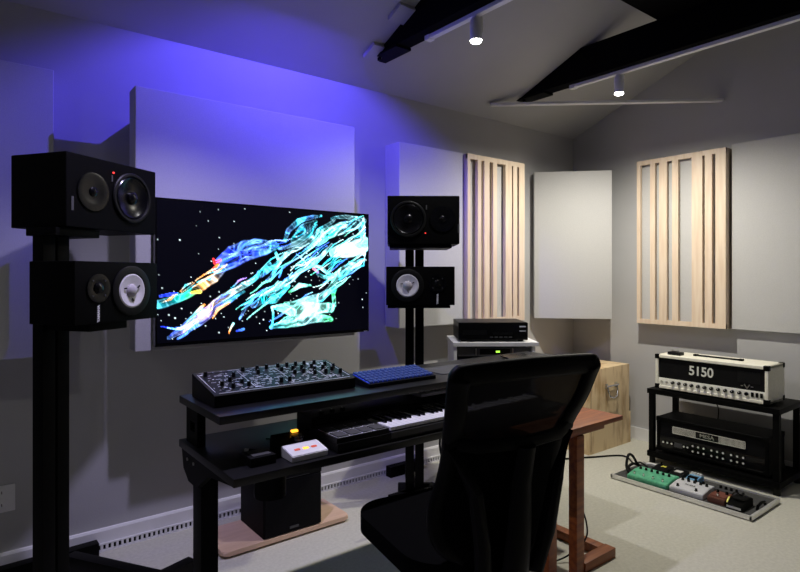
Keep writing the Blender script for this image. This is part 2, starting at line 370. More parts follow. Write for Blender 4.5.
# ------------------------------------------------------------------ television
def tv():
    W, H, Y = 1.176, .68, 2.70
    t = thing('television', 'large flat television showing a swirl of blue, cyan and orange on black', 'television', (.706, Y, 1.023))
    MB().box(0, W, .0, .03, 0, H, .004).box(.25, W - .25, .03, .055, .1, H - .15, .004).build('body', m_blackgloss, t)
    # screen: dense grid carrying the picture as a colour attribute
    nx, nz = 330, 190
    A, Bm = .008, .010
    us = np.linspace(0, 1, nx); vs = np.linspace(0, 1, nz)
    U, V = np.meshgrid(us, vs)             # v = 0 at the top
    def conv(x, y):                         # picture coordinates of the study -> u, v
        px = 140 + x / 3.333; tt = (px - 400) / 567
        r = (.616 + .788 * tt) / (.788 - .616 * tt)
        top = 22 + (x - 48) * 63 / 714; bot = 522 - (x - 48) * 49 / 714
        return (r - .2614) / .4354, (y - top) / (bot - top)
    rs = np.random.RandomState(4)
    def vnoise(u, v, f):
        g = rs.rand(64, 64); x = (u * f) % 63; y = (v * f) % 63
        xi = np.floor(x).astype(int); yi = np.floor(y).astype(int); fx = x - xi; fy = y - yi
        fx = fx * fx * (3 - 2 * fx); fy = fy * fy * (3 - 2 * fy)
        a = g[yi % 64, xi % 64]; b = g[yi % 64, (xi + 1) % 64]; c = g[(yi + 1) % 64, xi % 64]; d = g[(yi + 1) % 64, (xi + 1) % 64]
        return (a * (1 - fx) + b * fx) * (1 - fy) + (c * (1 - fx) + d * fx) * fy
    asp = W / H
    P = U * asp; Q = V
    P = P + .035 * (vnoise(U * asp, V, 7) - .5) + .010 * (vnoise(U * asp, V, 17) - .5)
    Q = Q + .035 * (vnoise(U * asp, V, 7) - .5) + .010 * (vnoise(U * asp, V, 17) - .5)
    ca, sa = math.cos(-.75), math.sin(-.75)
    al = (P * ca + Q * sa); ac = (-P * sa + Q * ca)
    rid = 1 - np.abs(2 * vnoise(al * .35 + 3, ac + .25 * vnoise(P, Q, 6), 26) - 1)
    rid2 = 1 - np.abs(2 * vnoise(al * .6 + 1, ac + .2 * vnoise(P, Q, 9), 48) - 1)
    fil = np.clip((rid - .45) * 1.9, 0, 1) ** 1.5
    fil2 = np.clip((rid2 - .6) * 2.5, 0, 1)
    img = np.zeros((nz, nx, 3)); img[:] = (.0015, .0015, .004)
    K, Wt = (.45, .95, 1.), (.8, 1., 1.)
    DB, BL, CY, TE, AQ, OR, YE, RE, PU, GR = (.02, .05, .75), (.10, .30, 1.), (.05, .75, .95), (.0, .45, .5), (.25, .95, .75), (1., .35, .03), (.95, .8, .1), (1., .02, .02), (.5, .3, .9), (.05, .6, .2)
    ST = [  # points, half widths, colours, edge softness, filament strength
        ([(265, 262), (310, 232), (360, 212), (420, 200), (465, 190)], [16, 26, 24, 18, 6], [BL, DB, DB, BL, CY], .8),
        ([(255, 235), (300, 198), (350, 180), (410, 176), (465, 180)], [6, 18, 20, 14, 5], [DB, DB, BL, BL, CY], .8),
        ([(52, 382), (100, 372), (160, 350), (205, 328), (245, 298), (275, 262)], [17, 14, 15, 15, 14, 12], [CY, TE, GR, OR, (1., .7, .4), BL], .9),
        ([(60, 352), (90, 350), (110, 348)], [4, 6, 3], [DB, DB, DB], .3),
        ([(165, 352), (195, 347)], [4, 7], [YE, YE], .2),
        ([(243, 228), (250, 240), (270, 232)], [4, 8, 5], [RE, RE, RE], .2),
        ([(245, 265), (262, 248)], [7, 5], [RE, OR], .2),
        ([(90, 500), (150, 462), (210, 418), (270, 372), (330, 328), (380, 292), (440, 246)], [5, 9, 12, 13, 12, 9, 6], [BL, PU, (1., .55, .3), (1., .8, .7), K, CY, CY], .8),
        ([(120, 498), (180, 460), (230, 430), (290, 385), (340, 345)], [3, 8, 9, 7, 4], [BL, BL, PU, BL, CY], .8),
        ([(95, 492), (140, 450), (180, 420), (212, 392)], [3, 6, 6, 3], [DB, BL, K, OR], .5),
        ([(240, 440), (262, 410), (295, 385)], [2, 6, 3], [OR, (1., .6, .3), OR], .3),
        ([(292, 485), (310, 455)], [2, 4], [OR, K], .2),
        ([(322, 480), (345, 475)], [3, 5], [DB, BL], .2),
        ([(330, 440), (350, 400), (372, 362), (410, 345), (460, 330)], [3, 6, 6, 7, 6], [BL, BL, CY, CY, K], .9),
        ([(370, 395), (400, 372), (450, 362), (490, 322)], [6, 16, 20, 8], [BL, TE, TE, CY], 1.),
        ([(420, 300), (450, 268), (470, 240), (455, 205)], [5, 6, 6, 5], [BL, CY, K, CY], .9),
        ([(450, 330), (500, 300), (545, 262), (600, 225), (640, 190)], [8, 10, 9, 9, 8], [CY, K, CY, K, K], .9),
        ([(400, 290), (460, 245), (500, 205), (550, 178), (610, 132), (650, 100)], [3, 7, 9, 9, 8, 5], [BL, CY, K, K, CY, K], .9),
        ([(488, 165), (500, 128), (530, 100), (570, 86), (605, 80)], [6, 9, 12, 9, 4], [CY, BL, CY, BL, CY], .9),
        ([(515, 165), (545, 130), (585, 105)], [10, 20, 10], [TE, (.03, .35, .6), TE], 1.),
        ([(470, 195), (520, 175), (560, 150), (590, 120)], [5, 9, 9, 5], [BL, K, CY, CY], .8),
        ([(590, 180), (620, 150), (680, 128), (745, 105)], [12, 22, 26, 16], [CY, AQ, K, CY], 1.),
        ([(640, 95), (690, 90), (755, 100)], [5, 8, 8], [CY, K, K], .9),
        ([(640, 215), (690, 205), (750, 180)], [16, 30, 32], [K, Wt, K], .45),
        ([(735, 120), (745, 160), (748, 210)], [12, 14, 10], [CY, AQ, K], .8),
        ([(560, 245), (600, 262), (640, 285)], [5, 7, 5], [CY, K, CY], .8),
        ([(590, 280), (640, 298), (690, 262), (748, 232)], [5, 9, 12, 8], [CY, AQ, K, CY], .9),
        ([(625, 345), (650, 310), (690, 275), (725, 245)], [9, 10, 9, 6], [K, AQ, CY, AQ], .9),
        ([(655, 390), (650, 350), (672, 300), (715, 262)], [8, 8, 6, 4], [AQ, GR, CY, AQ], .9),
        ([(490, 378), (550, 382), (610, 362), (650, 330)], [8, 16, 18, 9], [AQ, K, K, CY], .8),
        ([(445, 392), (500, 402), (570, 408), (640, 400)], [6, 22, 30, 22], [CY, AQ, (.7, 1., .95), AQ], .75),
        ([(440, 465), (500, 445), (570, 440), (640, 440)], [8, 22, 16, 12], [CY, AQ, K, GR], .8),
        ([(440, 470), (445, 425), (442, 392), (500, 378)], [4, 4, 4, 5], [BL, CY, K, AQ], .3),
        ([(500, 338), (530, 322), (570, 326)], [4, 10, 4], [GR, K, AQ], .5),
        ([(520, 215), (548, 238), (560, 260)], [2, 3, 2], [BL, K, BL], .3),
        ([(575, 262), (590, 275)], [5, 5], [(.8, .3, .3), PU], .3),
        ([(460, 290), (475, 260)], [2, 3], [BL, CY], .3),
    ]
    def streaks(n, a, b, wd, lo, hi, cols):
        for _ in range(n):
            q = rs.rand(); c = (rs.rand() * 2 - 1) * wd * (.4 + .6 * math.sin(math.pi * q))
            dx, dy = b[0] - a[0], b[1] - a[1]; ln = math.hypot(dx, dy); dx /= ln; dy /= ln
            x, y = a[0] + dx * ln * q - dy * c, a[1] + dy * ln * q + dx * c
            h = rs.uniform(lo, hi) / 2; k = rs.uniform(-12, 12)
            if 500 < x < 625 and 295 < y < 365: continue
            cl = [cols[rs.randint(len(cols))] for _ in range(3)]; w_ = rs.uniform(1.2, 3.6)
            pts = [(x - dx * h, y - dy * h), (x - dy * k, y + dx * k), (x + dx * h, y + dy * h)]
            pts = [(min(max(px_, 54), 752), min(max(py_, 84), 470)) for px_, py_ in pts]
            ST.append((pts, [.8, w_, .8], cl, .15))
    streaks(60, (370, 395), (745, 115), 62, 50, 150, [CY, K, BL, AQ, Wt, TE])
    streaks(26, (440, 440), (745, 225), 42, 50, 120, [CY, K, AQ, AQ, Wt, BL])
    streaks(24, (95, 495), (450, 235), 17, 50, 130, [BL, PU, (1., .6, .35), K, CY, DB])
    streaks(14, (70, 375), (270, 262), 11, 30, 80, [CY, OR, TE, (1., .7, .4)])
    streaks(12, (275, 235), (465, 180), 20, 50, 110, [BL, DB, (.4, .6, 1.)])
    for pts, ws, cols, fs in ST:
        cp = [conv(*p) for p in pts]
        best = np.full(P.shape, -9.); cc = np.zeros(img.shape)
        for i in range(len(cp) - 1):
            (u0, v0), (u1, v1) = cp[i], cp[i + 1]
            a = np.array([u0 * asp, v0]); b = np.array([u1 * asp, v1]); d = b - a
            tt = np.clip(((P - a[0]) * d[0] + (Q - a[1]) * d[1]) / (d @ d + 1e-9), 0, 1)
            dist = np.hypot(P - a[0] - tt * d[0], Q - a[1] - tt * d[1])
            wv = (ws[i] * (1 - tt) + ws[i + 1] * tt) / 455.
            sd = (wv - dist) / wv
            c = np.array(cols[i])[None, None] * (1 - tt[..., None]) + np.array(cols[i + 1])[None, None] * tt[..., None]
            m = sd > best; best = np.where(m, sd, best); cc[m] = c[m]
        al_ = np.clip(best * 3.2, 0, 1) * (1 - fs * .75 * np.clip(1 - fil * 1.5, 0, 1) * np.clip(best * 2 , 0, 1))
        rimv = np.exp(-((best - .18) / .14) ** 2)
        br = (1 - fs) + fs * (.10 + 1.0 * fil)
        col = cc * br[..., None] + (fil2 * .55 * fs + rimv * .35)[..., None] * (np.array((.55, .8, 1.)) * .5 + cc * .5)
        img = img * (1 - al_[..., None]) + col * al_[..., None]
    for k in range(150):
        if k < 60: u, v = rs.rand(), rs.rand()
        else:
            q = rs.rand(); u = .08 + .85 * q + .12 * rs.randn(); v = .95 - .55 * q + .14 * rs.randn()
        r = .0028 + .0022 * rs.rand() ** 2
        dd = np.hypot((U - u) * asp, V - v); g = np.clip(1.4 - dd / r, 0, 1) * (.35 + .65 * rs.rand())
        img = np.maximum(img, g[..., None] * np.array((.8, .95, 1.)))
    img = np.clip(img, 0, 3) ** 1.25
    bm = bmesh.new()
    grid = [[bm.verts.new((A + (W - 2 * A) * us[i], -.0015, H - Bm - (H - 2 * Bm - .006) * vs[j])) for i in range(nx)] for j in range(nz)]
    for j in range(nz - 1):
        for i in range(nx - 1): bm.faces.new([grid[j][i], grid[j + 1][i], grid[j + 1][i + 1], grid[j][i + 1]])
    me = bpy.data.meshes.new('screen'); bm.to_mesh(me); bm.free()
    at = me.color_attributes.new('picture', 'FLOAT_COLOR', 'POINT')
    at.data.foreach_set('color', np.concatenate([img, np.ones((nz, nx, 1))], 2).reshape(-1).astype('f'))
    m = bpy.data.materials.new('screen_picture'); m.use_nodes = True; nt = m.node_tree; b = nt.nodes['Principled BSDF']
    an = nt.nodes.new('ShaderNodeAttribute'); an.attribute_name = 'picture'
    nt.links.new(an.outputs['Color'], b.inputs['Emission Color']); b.inputs['Emission Strength'].default_value = 3.4
    b.inputs['Base Color'].default_value = (.002, .002, .0025, 1); b.inputs['Roughness'].default_value = .35; b.inputs['Specular IOR Level'].default_value = .12
    me.materials.append(m)
    o = bpy.data.objects.new('screen', me); C.objects.link(o); o.parent = t
    MB().box(W - .035, W - .012, -.002, 0, .002, .006).build('maker_mark', m_silk, t, smooth=False)
    return t
tv()

# ------------------------------------------------------------------ speakers and stands
def monitor(label, loc, rz, s, z, hw=.205, dp=.31):      # big two-way monitor, s = side of the woofer (+1 = local +x)
    t = thing('studio_monitor', label, 'speaker', (loc[0], loc[1], z), rz, None)
    MB().box(-hw, hw, .0, dp, 0, .267, .006, 3).build('cabinet', m_vinyl, t)
    wx, tx, cz = s * .085, -s * .105, .138
    mb = MB().lathe((wx, 0, cz), (0, -1, 0), [(.100, -.002), (.100, .006), (.096, .010), (.088, .010), (.084, .003)], 48)
    mb.build('woofer_ring', m_rubber, t)
    mb = MB().lathe((wx, 0, cz), (0, -1, 0), [(.088, .004), (.082, .009), (.074, .004), (.030, -.028 + .032), (.0, .004)], 48)
    wf = MB().lathe((wx, 0, cz), (0, -1, 0), [(.086, .004), (.080, .009), (.074, .005), (.026, .0015), (.024, .010), (.014, .017), (0, .019)], 48).build('woofer_cone', m_cone, t)
    mb.bm.free()
    MB().lathe((tx, 0, cz), (0, -1, 0), [(.072, -.001), (.072, .004), (.066, .005), (.040, .0015), (.018, .0012), (.017, .005), (.009, .010), (0, .011)], 40).build('tweeter_waveguide', m_cone, t)
    MB().cyl((-s * .01, -.002, .06 if s < 0 else .225), .0035, .004, (0, -1, 0)).build('power_light', m_red, t)
    MB().box(-s * .016 - .003, -s * .016 + .003, -.002, 0, .19, .215).build('badge', m_grey, t)
    MB().box(-.2 if s > 0 else .19, -.19 if s > 0 else .2, -.001, .0, .06, .11).build('side_badge', m_grey, t)
    return t
def whitecone(label, loc, rz, s, z):
    t = thing('studio_monitor', label, 'speaker', (loc[0], loc[1], z), rz, None)
    MB().box(-.191, .191, .0, .199, 0, .215, .004, 2).build('cabinet', m_vinyl, t)
    wx, tx, cz = s * (.056 if s > 0 else .072), -s * .095, .110
    MB().lathe((wx, 0, cz), (0, -1, 0), [(.092, -.001), (.092, .005), (.088, .007), (.065, .007), (.062, .004)], 48).build('woofer_ring', m_rubber, t)
    wf = MB().lathe((wx, 0, cz), (0, -1, 0), [(.063, .005), (.058, .0075), (.024, .0015)], 48).build('woofer_cone', m_whitecone, t)
    MB().lathe((wx, 0, cz), (0, -1, 0), [(.025, .001), (.024, .006), (.016, .013), (0, .016)], 32).build('dust_cap', m_dome, wf)
    for a in (20, 160, 270):
        MB().bar((wx + .028 * math.cos(R(a)), -.006, cz + .028 * math.sin(R(a))), (wx + .040 * math.cos(R(a + 8)), -.007, cz + .040 * math.sin(R(a + 8))), .002, .005).build('cone_mark', m_black, wf)
    MB().lathe((tx, 0, cz + .012), (0, -1, 0), [(.050, -.001), (.050, .004), (.044, .005), (.020, .002), (.019, .006), (.010, .012), (0, .013)], 40).build('tweeter', m_cone, t)
    for a in range(4): MB().cyl((tx + .037 * math.cos(R(45 + 90 * a)), -.005, cz + .012 + .037 * math.sin(R(45 + 90 * a))), .003, .003, (0, -1, 0), seg=10).build('screw', m_grey, t)
    text('maker_name', 'YAMAHA', .014, m_white, t, (tx, -.0015, .034), (R(90), R(-90), 0), bold=.0006)
    return t
LR, RR = R(34.3), R(-37.3)
monitor('big black monitor on the left stand above the white-coned one', (.487, 2.428), LR, 1, 1.522, .222, .262)
whitecone('small black monitor with white cone on the left stand, television side', (.464, 2.241), LR, 1, 1.182)
monitor('big black monitor on top of the right stand', (2.037, 2.394), RR, -1, 1.522, .200)
whitecone('small black monitor with white cone on the right stand under the big one', (2.030, 2.412), RR, -1, 1.182)

def stand(label, loc, rz, plates, feet):
    t = thing('speaker_stand', label, 'speaker stand', (loc[0], loc[1], 0), rz)
    for sx in (-1, 1):
        MB().box(sx * .0295 - .0255, sx * .0295 + .0255, -.025, .025, .07, 1.500, .004).build('post', m_black, t)
    for i, (xa, xb, ya, yb, z, th) in enumerate(plates):
        MB().box(xa, xb, ya, yb, z - th, z, .003).build('speaker_shelf', m_black, t)
    MB().box(-.10, .10, -.09, .09, 0, .07, .01).build('base_block', m_black, t)
    Ri = Matrix.Rotation(-rz, 4, 'Z')
    for (a, b) in feet:
        la = Ri @ Vector((a[0] - loc[0], a[1] - loc[1], .035)); lb = Ri @ Vector((b[0] - loc[0], b[1] - loc[1], .035))
        MB().bar(la, lb, .055, .07, .004).build('foot', m_black, t)
    return t
stand('tall black twin-post stand at the left carrying two monitors', (.272, 2.415), LR,
      [(-.06, .13, -.09, .05, 1.520, .03), (-.04, .13, -.22, .03, 1.180, .028)],
      [((.24, 2.40), (.84, 2.60)), ((.08, 3.02), (.535, 3.04)), ((.41, 2.99), (.68, 2.56))])
stand('tall black twin-post stand right of the television carrying two monitors', (2.175, 2.64), RR,
      [(-.15, .20, -.24, .05, 1.520, .018), (-.16, .19, -.26, .0, 1.180, .015)],
      [((1.98, 2.62), (2.32, 2.62)), ((2.27, 3.03), (2.56, 3.03)), ((2.20, 2.70), (2.42, 3.0))])

# ------------------------------------------------------------------ desk
DX0, DX1 = .672, 2.30
ZL, ZU = .720, .889
t = thing('studio_desk', 'black two-level studio desk below the television holding the synthesizers', 'desk', (1.5, 1.95, 0))
L = lambda x, y: (x - 1.5, y - 1.95)
MB().box(DX0 - 1.5, DX1 - 1.5, 1.69 - 1.95, 2.24 - 1.95, ZL - .028, ZL, .004).build('lower_top', m_desk, t)
MB().box(DX0 - 1.5, 2.72 - 1.5, 1.81 - 1.95, 2.235 - 1.95, ZU - .028, ZU, .004).build('raised_shelf', m_desk, t)
for x in (.69, 2.25):
    mb = MB()
    a, b = L(x, 2.08); c, d = L(x, 2.205)
    mb.box(a, a + .03, b, b + .03, ZL, ZU - .028).box(a, a + .03, d - .045, d, ZL, ZU - .028)
    mb.box(a, a + .03, b + .03, d - .045, ZL, ZL + .05).box(a, a + .03, b + .03, d - .045, ZL + .085, ZU - .028)
    mb.build('shelf_bracket', m_black, t)
for (x, y) in ((.73, 2.11), (2.24, 2.17)):
    a, b = L(x, y)
    MB().box(a - .032, a + .032, b - .045, b + .045, .04, ZL - .028, .004).build('leg', m_black, t)
    MB().box(a - .035, a + .035, -.36 if x < 1 else .16, .27, 0, .04, .004).build('foot', m_black, t)
MB().box(L(.78, 0)[0], L(2.2, 0)[0], .10, .16, ZL - .075, ZL - .029).build('cross_beam', m_black, t)
mb = MB(); a, b = L(.677, 0)
mb.prism([(-.245, ZL - .029), (.27, ZL - .029), (.25, ZL - .10), (.19, ZL - .135), (.10, ZL - .135), (-.02, ZL - .06)], a, a + .02)
mb.build('side_plate', m_black, t)
for yy in (.20, .13): MB().cyl((a - .001, yy, ZL - .055), .006, .004, (1, 0, 0), seg=12).build('bolt', m_silver, t)
# round cable drum under the left of the desk
tag(MB().cyl((.865, 1.845, .635), .055, .112, (0, 0, 1), seg=32).build('cable_drum', m_black), 'round black housing under the left front corner of the desk', 'cable housing')

# ------------------------------------------------------------------ knobby synthesizer on the raised shelf
def make_knob(parent, x, y, z, r, h, nx, nz_, name='knob'):
    o = MB().cyl((0, 0, h / 2), r, h, (0, 0, 1), r2=r * .85, seg=12).box(-r * .12, r * .12, 0, r * .8, h, h + .0006, mi=1).build(name, [m_plastic, m_silk], parent)
    o.location = (x, y, z); return o
t = thing('desktop_synthesizer', 'black analogue synthesizer covered in knobs on the left of the raised shelf', 'synthesizer', (.70, 1.935, ZU))
Wd, Dp, Fh, Bh = .580, .235, .046, .088
MB().prism([(0, .002), (Dp, .002), (Dp, Bh), (Dp - .006, Bh), (.004, Fh), (0, Fh - .004)], 0, Wd).build('case', m_plastic, t, smooth=False)
sl = math.atan2(Bh - Fh, Dp); pz = lambda y: Fh + (Bh - Fh) * y / Dp + .0008
rnd = random.Random(3)
mb = MB()
Tp = lambda x, y: Matrix.Translation((x, y, pz(y))) @ Matrix.Rotation(sl, 4, 'X')
for k in range(300):
    x = rnd.uniform(.02, Wd - .03); y = rnd.uniform(.02, Dp - .02); q = rnd.random()
    a, b = (rnd.uniform(.003, .010), .0010) if q < .7 else ((.0009, rnd.uniform(.004, .010)) if q < .85 else (rnd.uniform(.003, .006), .0024))
    mb.box(-a, a, -b, b, -.0006, .0004, T=Tp(x, y))
for x in (.012, .165, .32, .47, Wd - .012): mb.box(-.0009, .0009, -.095, .095, -.0006, .0004, T=Tp(x, Dp / 2))
mb.box(-.27, .27, -.0012, .0012, -.0006, .0004, T=Tp(Wd / 2, .008)).box(-.27, .27, -.0012, .0012, -.0006, .0004, T=Tp(Wd / 2, Dp - .010))
mb.build('panel_print', m_silk, t, smooth=False)
mb = MB()
for x in (.06, .09, .12, .19, .22, .25, .35, .38): mb.box(-.010, .010, -.004, .004, -.0004, .0025, T=Tp(x, Dp - .018))
mb.build('button_row', m_grey, t, smooth=False)
kn = None
for (x, y) in [(.035, .19), (.055, .075), (.085, .045), (.098, .11), (.13, .075), (.145, .045), (.13, .155), (.185, .20), (.23, .155), (.245, .20), (.275, .045), (.285, .20),
               (.31, .045), (.33, .155), (.335, .20), (.365, .11), (.375, .20), (.38, .155), (.405, .11), (.415, .20), (.42, .155), (.44, .08), (.455, .20), (.46, .12), (.465, .155),
               (.49, .08), (.50, .195), (.505, .13), (.53, .10), (.535, .165), (.55, .065), (.555, .13)]:
    if kn is None: kn = make_knob(t, x, y, pz(y), .0078, .017, 0, 0)
    else: dup(kn, t, (x, y, pz(y)))

# ------------------------------------------------------------------ lit computer keyboard, mat, tablet
t = thing('computer_keyboard', 'computer keyboard glowing blue on the raised shelf beside the knobby synthesizer', 'keyboard', (1.32, 1.89, ZU))
Wk, Dk = .36, .145
MB().prism([(0, 0), (Dk, 0), (Dk, .040), (0, .015)], 0, Wk).build('case', m_plastic, t, smooth=False)
ks = math.atan2(.025, Dk)
MB().box(.006, Wk - .006, -.06, .06, -.0005, .0008, T=Matrix.Translation((0, Dk / 2, .0278)) @ Matrix.Rotation(ks, 4, 'X')).build('backlight', m_bluegap, t, smooth=False)
kc = None
for r in range(5):
    for c in range(15):
        x = .018 + c * .0231; y = .019 + r * .0268; z = .015 + .025 * y / Dk + .0005
        if kc is None:
            kc = MB().box(-.0092, .0092, -.0105, .0105, 0, .009, .002, 1).build('keycap', m_bluekey, t, smooth=False); kc.location = (x, y, z); kc.rotation_euler = (ks, 0, 0)
        else: dup(kc, t, (x, y, z))
o = MB().plate(rrect(-.13, .13, -.09, .09, .02), 0, .003, .001).build('mouse_mat', m_grey); o.location = (1.90, 2.03, ZU)
tag(o, 'dark grey mouse mat on the raised shelf right of the glowing keyboard', 'mouse mat')
o = MB().plate(rrect(-.085, .085, -.05, .05, .01), 0, .008, .002).build('tablet', m_blackgloss); o.location = (2.44, 2.07, ZU + .006); o.rotation_euler = (R(6), 0, R(-12))
tag(o, 'thin black tablet propped at the right of the raised shelf', 'tablet')

# ------------------------------------------------------------------ keyboards on the lower desk top
def piano_keys(t, x0, n, kw, yf, yb, z, start=0, bl=.62):
    wk = MB().box(-kw / 2 + .0006, kw / 2 - .0006, 0, yb - yf, -.014, 0, .001, 1).build('white_key', m_whitekey, t, smooth=False)
    wk.location = (x0 + kw / 2, yf, z)
    for i in range(1, n): dup(wk, t, (x0 + kw * (i + .5), yf, z))
    bk = None
    for i in range(n - 1):
        if (i + start) % 7 in (2, 6): continue
        if bk is None:
            bk = MB().prism([(0, -.004), (.006, .010), ((yb - yf) * bl, .012), ((yb - yf) * bl, -.004)], -.0055, .0055).build('black_key', m_blackgloss, t, smooth=False)
            bk.location = (x0 + kw * (i + 1), yf + (yb - yf) * (1 - bl), z)
        else: dup(bk, t, (x0 + kw * (i + 1), yf + (yb - yf) * (1 - bl), z))
t = thing('midi_keyboard', 'controller keyboard with drum pads and white keys at the front of the desk', 'keyboard instrument', (1.055, 1.705, ZL))
MB().box(0, 1.14, 0, .235, .004, .034, .004).box(0, .232, .006, .205, .034, .052, .003).box(.225, 1.14, .165, .235, .034, .060, .003).box(1.12, 1.14, 0, .17, .034, .056, .003).build('case', m_plastic, t)
MB().box(.236, 1.118, -.002, .004, .012, .036, .001).build('front_strip', m_grey, t)
mb = MB(); p0 = None
for r in range(2):
    for c in range(4):
        x, y = .034 + c * .054, .045 + r * .075
        if p0 is None:
            p0 = MB().box(-.023, .023, -.031, .031, 0, .005, .003).build('drum_pad', m_grey, t); p0.location = (x, y, .052)
            po = MB()
            for s_ in (-1, 1): po.box(s_ * .0245 - .001, s_ * .0245 + .001, -.033, .033, -.0005, .001).box(-.0245, .0245, s_ * .033 - .001, s_ * .033 + .001, -.0005, .001)
            po = po.build('pad_outline', m_silk, p0, smooth=False)
        else: dup(p0, t, (x, y, .052))
mb.bm.free()
piano_keys(t, .236, 36, .0244, .004, .160, .055)
t = thing('keyboard_synthesizer', 'second keyboard synthesizer tucked under the raised shelf, mostly dark', 'synthesizer', (1.09, 1.952, ZL))
MB().box(0, .55, 0, .125, .003, .074, .003).box(.55, 1.15, 0, .125, .003, .07, .003).box(.55, 1.15, .100, .125, .07, .095, .003).build('case', m_plastic, t)
for i, x in enumerate((.06, .11, .16)):
    make_knob(t, x, .03, .074, .012, .012, 0, 0)
piano_keys(t, .56, 24, .0235, .002, .095, .092)

# small desk controller, white front with lit buttons
t = thing('monitor_controller', 'small black and white controller with orange lit buttons on the desk', 'controller', (.885, 1.715, ZL))
MB().prism([(.004, 0), (.175, 0), (.175, .055), (.16, .058), (.086, .036), (.004, .018)], 0, .135, .002).build('body', m_plastic, t)
MB().prism([(0, .001), (.085, .001), (.085, .0380), (.078, .0390), (.006, .025), (0, .021)], -.002, .137, .002).build('white_front', m_white, t)
cs = math.atan2(.014, .072)
for i, x in enumerate((.035, .068, .100)):
    MB().box(-.010, .010, -.005, .005, 0, .003, .001, T=Matrix.Translation((x, .034, .0300)) @ Matrix.Rotation(cs, 4, 'X')).build('button', m_orange if i == 1 else m_amber, t)
MB().cyl((.075, .112, .050), .022, .014, seg=28).cyl((.075, .112, .044), .026, .012, seg=28).build('dial', m_blackgloss, t)
MB().box(.076, .100, .150, .164, .056, .064, .001).build('display_light', m_orange, t)
t = thing('small_box', 'small black box with grey top at the left front of the desk', 'box', (.80, 1.80, ZL))
MB().box(-.045, .045, -.045, .045, 0, .030, .004).build('body', m_plastic, t)
MB().box(-.030, .034, -.032, .030, .030, .0318).build('top_plate', m_grey, t)
def cable(label, pts, r, mat=m_rubber, name='cable', n=10):
    P = [Vector(p) for p in pts]; out = []
    for i in range(len(P) - 1):
        p0 = P[max(i - 1, 0)]; p1 = P[i]; p2 = P[i + 1]; p3 = P[min(i + 2, len(P) - 1)]
        for k in range(n):
            s = k / n
            out.append(.5 * ((2 * p1) + (p2 - p0) * s + (2 * p0 - 5 * p1 + 4 * p2 - p3) * s * s + (3 * p1 - p0 - 3 * p2 + p3) * s ** 3))
    out.append(P[-1])
    return tag(MB().tube(out, r, 8).build(name, mat), label, 'cable')
t = thing('usb_cable', 'thick black cable with white tip lying left of the small controller', 'cable', (.84, 1.90, ZL + .006))
MB().tube([(-.02, .02, 0), (.0, -.005, 0), (.02, -.05, 0), (.035, -.09, 0)], .006).build('lead', m_rubber, t)
MB().tube([(-.03, .035, 0), (-.02, .02, 0)], .0055).build('plug', m_white, t)
cable('thin black lead lying on the desk behind the controller', [(.93, 2.02, ZL + .005), (.97, 1.98, ZL + .006), (1.00, 1.94, ZL + .022)], .003)

# ------------------------------------------------------------------ subwoofer on wooden board
t = thing('wooden_board', 'pale plywood board on the floor under the subwoofer', 'board', (1.35, 2.775, 0))
MB().plate(rrect(-.36, .35, -.155, .155, .03), .012, .034, .004).build('board_top', m_board, t)
for x in (-.28, .27):
    for y in (-.10, .10): MB().cyl((x, y, .006), .02, .012).build('foot_pad', m_black, t)
t = thing('subwoofer', 'black cube subwoofer under the desk on a plywood board', 'subwoofer', (1.363, 2.628, .034))
MB().box(-.163, .163, .008, .295, .0, .40, .004).build('cabinet', m_vinyl, t)
MB().box(-.158, .158, -.004, .008, .006, .27, .003).build('front_grille', m_grille, t)
MB().box(-.163, .163, .0, .010, .275, .40, .002).build('control_panel', m_plastic, t)
for k in range(5): MB().cyl((-.09 + .045 * k, -.004, .315), .006, .008, (0, -1, 0), seg=14).build('knob', m_grey, t)
MB().box(-.14, .09, -.001, .0, .279, .281).build('trim_line', m_grey, t, smooth=False)
MB().box(-.025, .025, -.0065, -.004, .022, .034).build('name_plate', m_grey, t, smooth=False)
mb = MB()
for k in range(8): mb.box(-.035 + k * .0095, -.029 + k * .0095, -.001, .0, .355, .366)
mb.build('logo_print', m_grey, t, smooth=False)

# ------------------------------------------------------------------ wall outlet
t = thing('wall_outlet', 'double wall socket with a plate low on the wall at the left edge', 'socket', (.150, Y1, .35))
MB().box(-.058, .058, -.008, 0, -.06, .06, .004).build('cover_plate', m_trim, t)
for z in (-.028, .028):
    MB().cyl((0, -.0085, z), .020, .003, (0, -1, 0), seg=24).box(-.009, -.006, -.0105, -.0095, z - .004, z + .008, mi=1).box(.006, .009, -.0105, -.0095, z - .004, z + .008, mi=1).build('socket_face', [m_white, m_black], t)
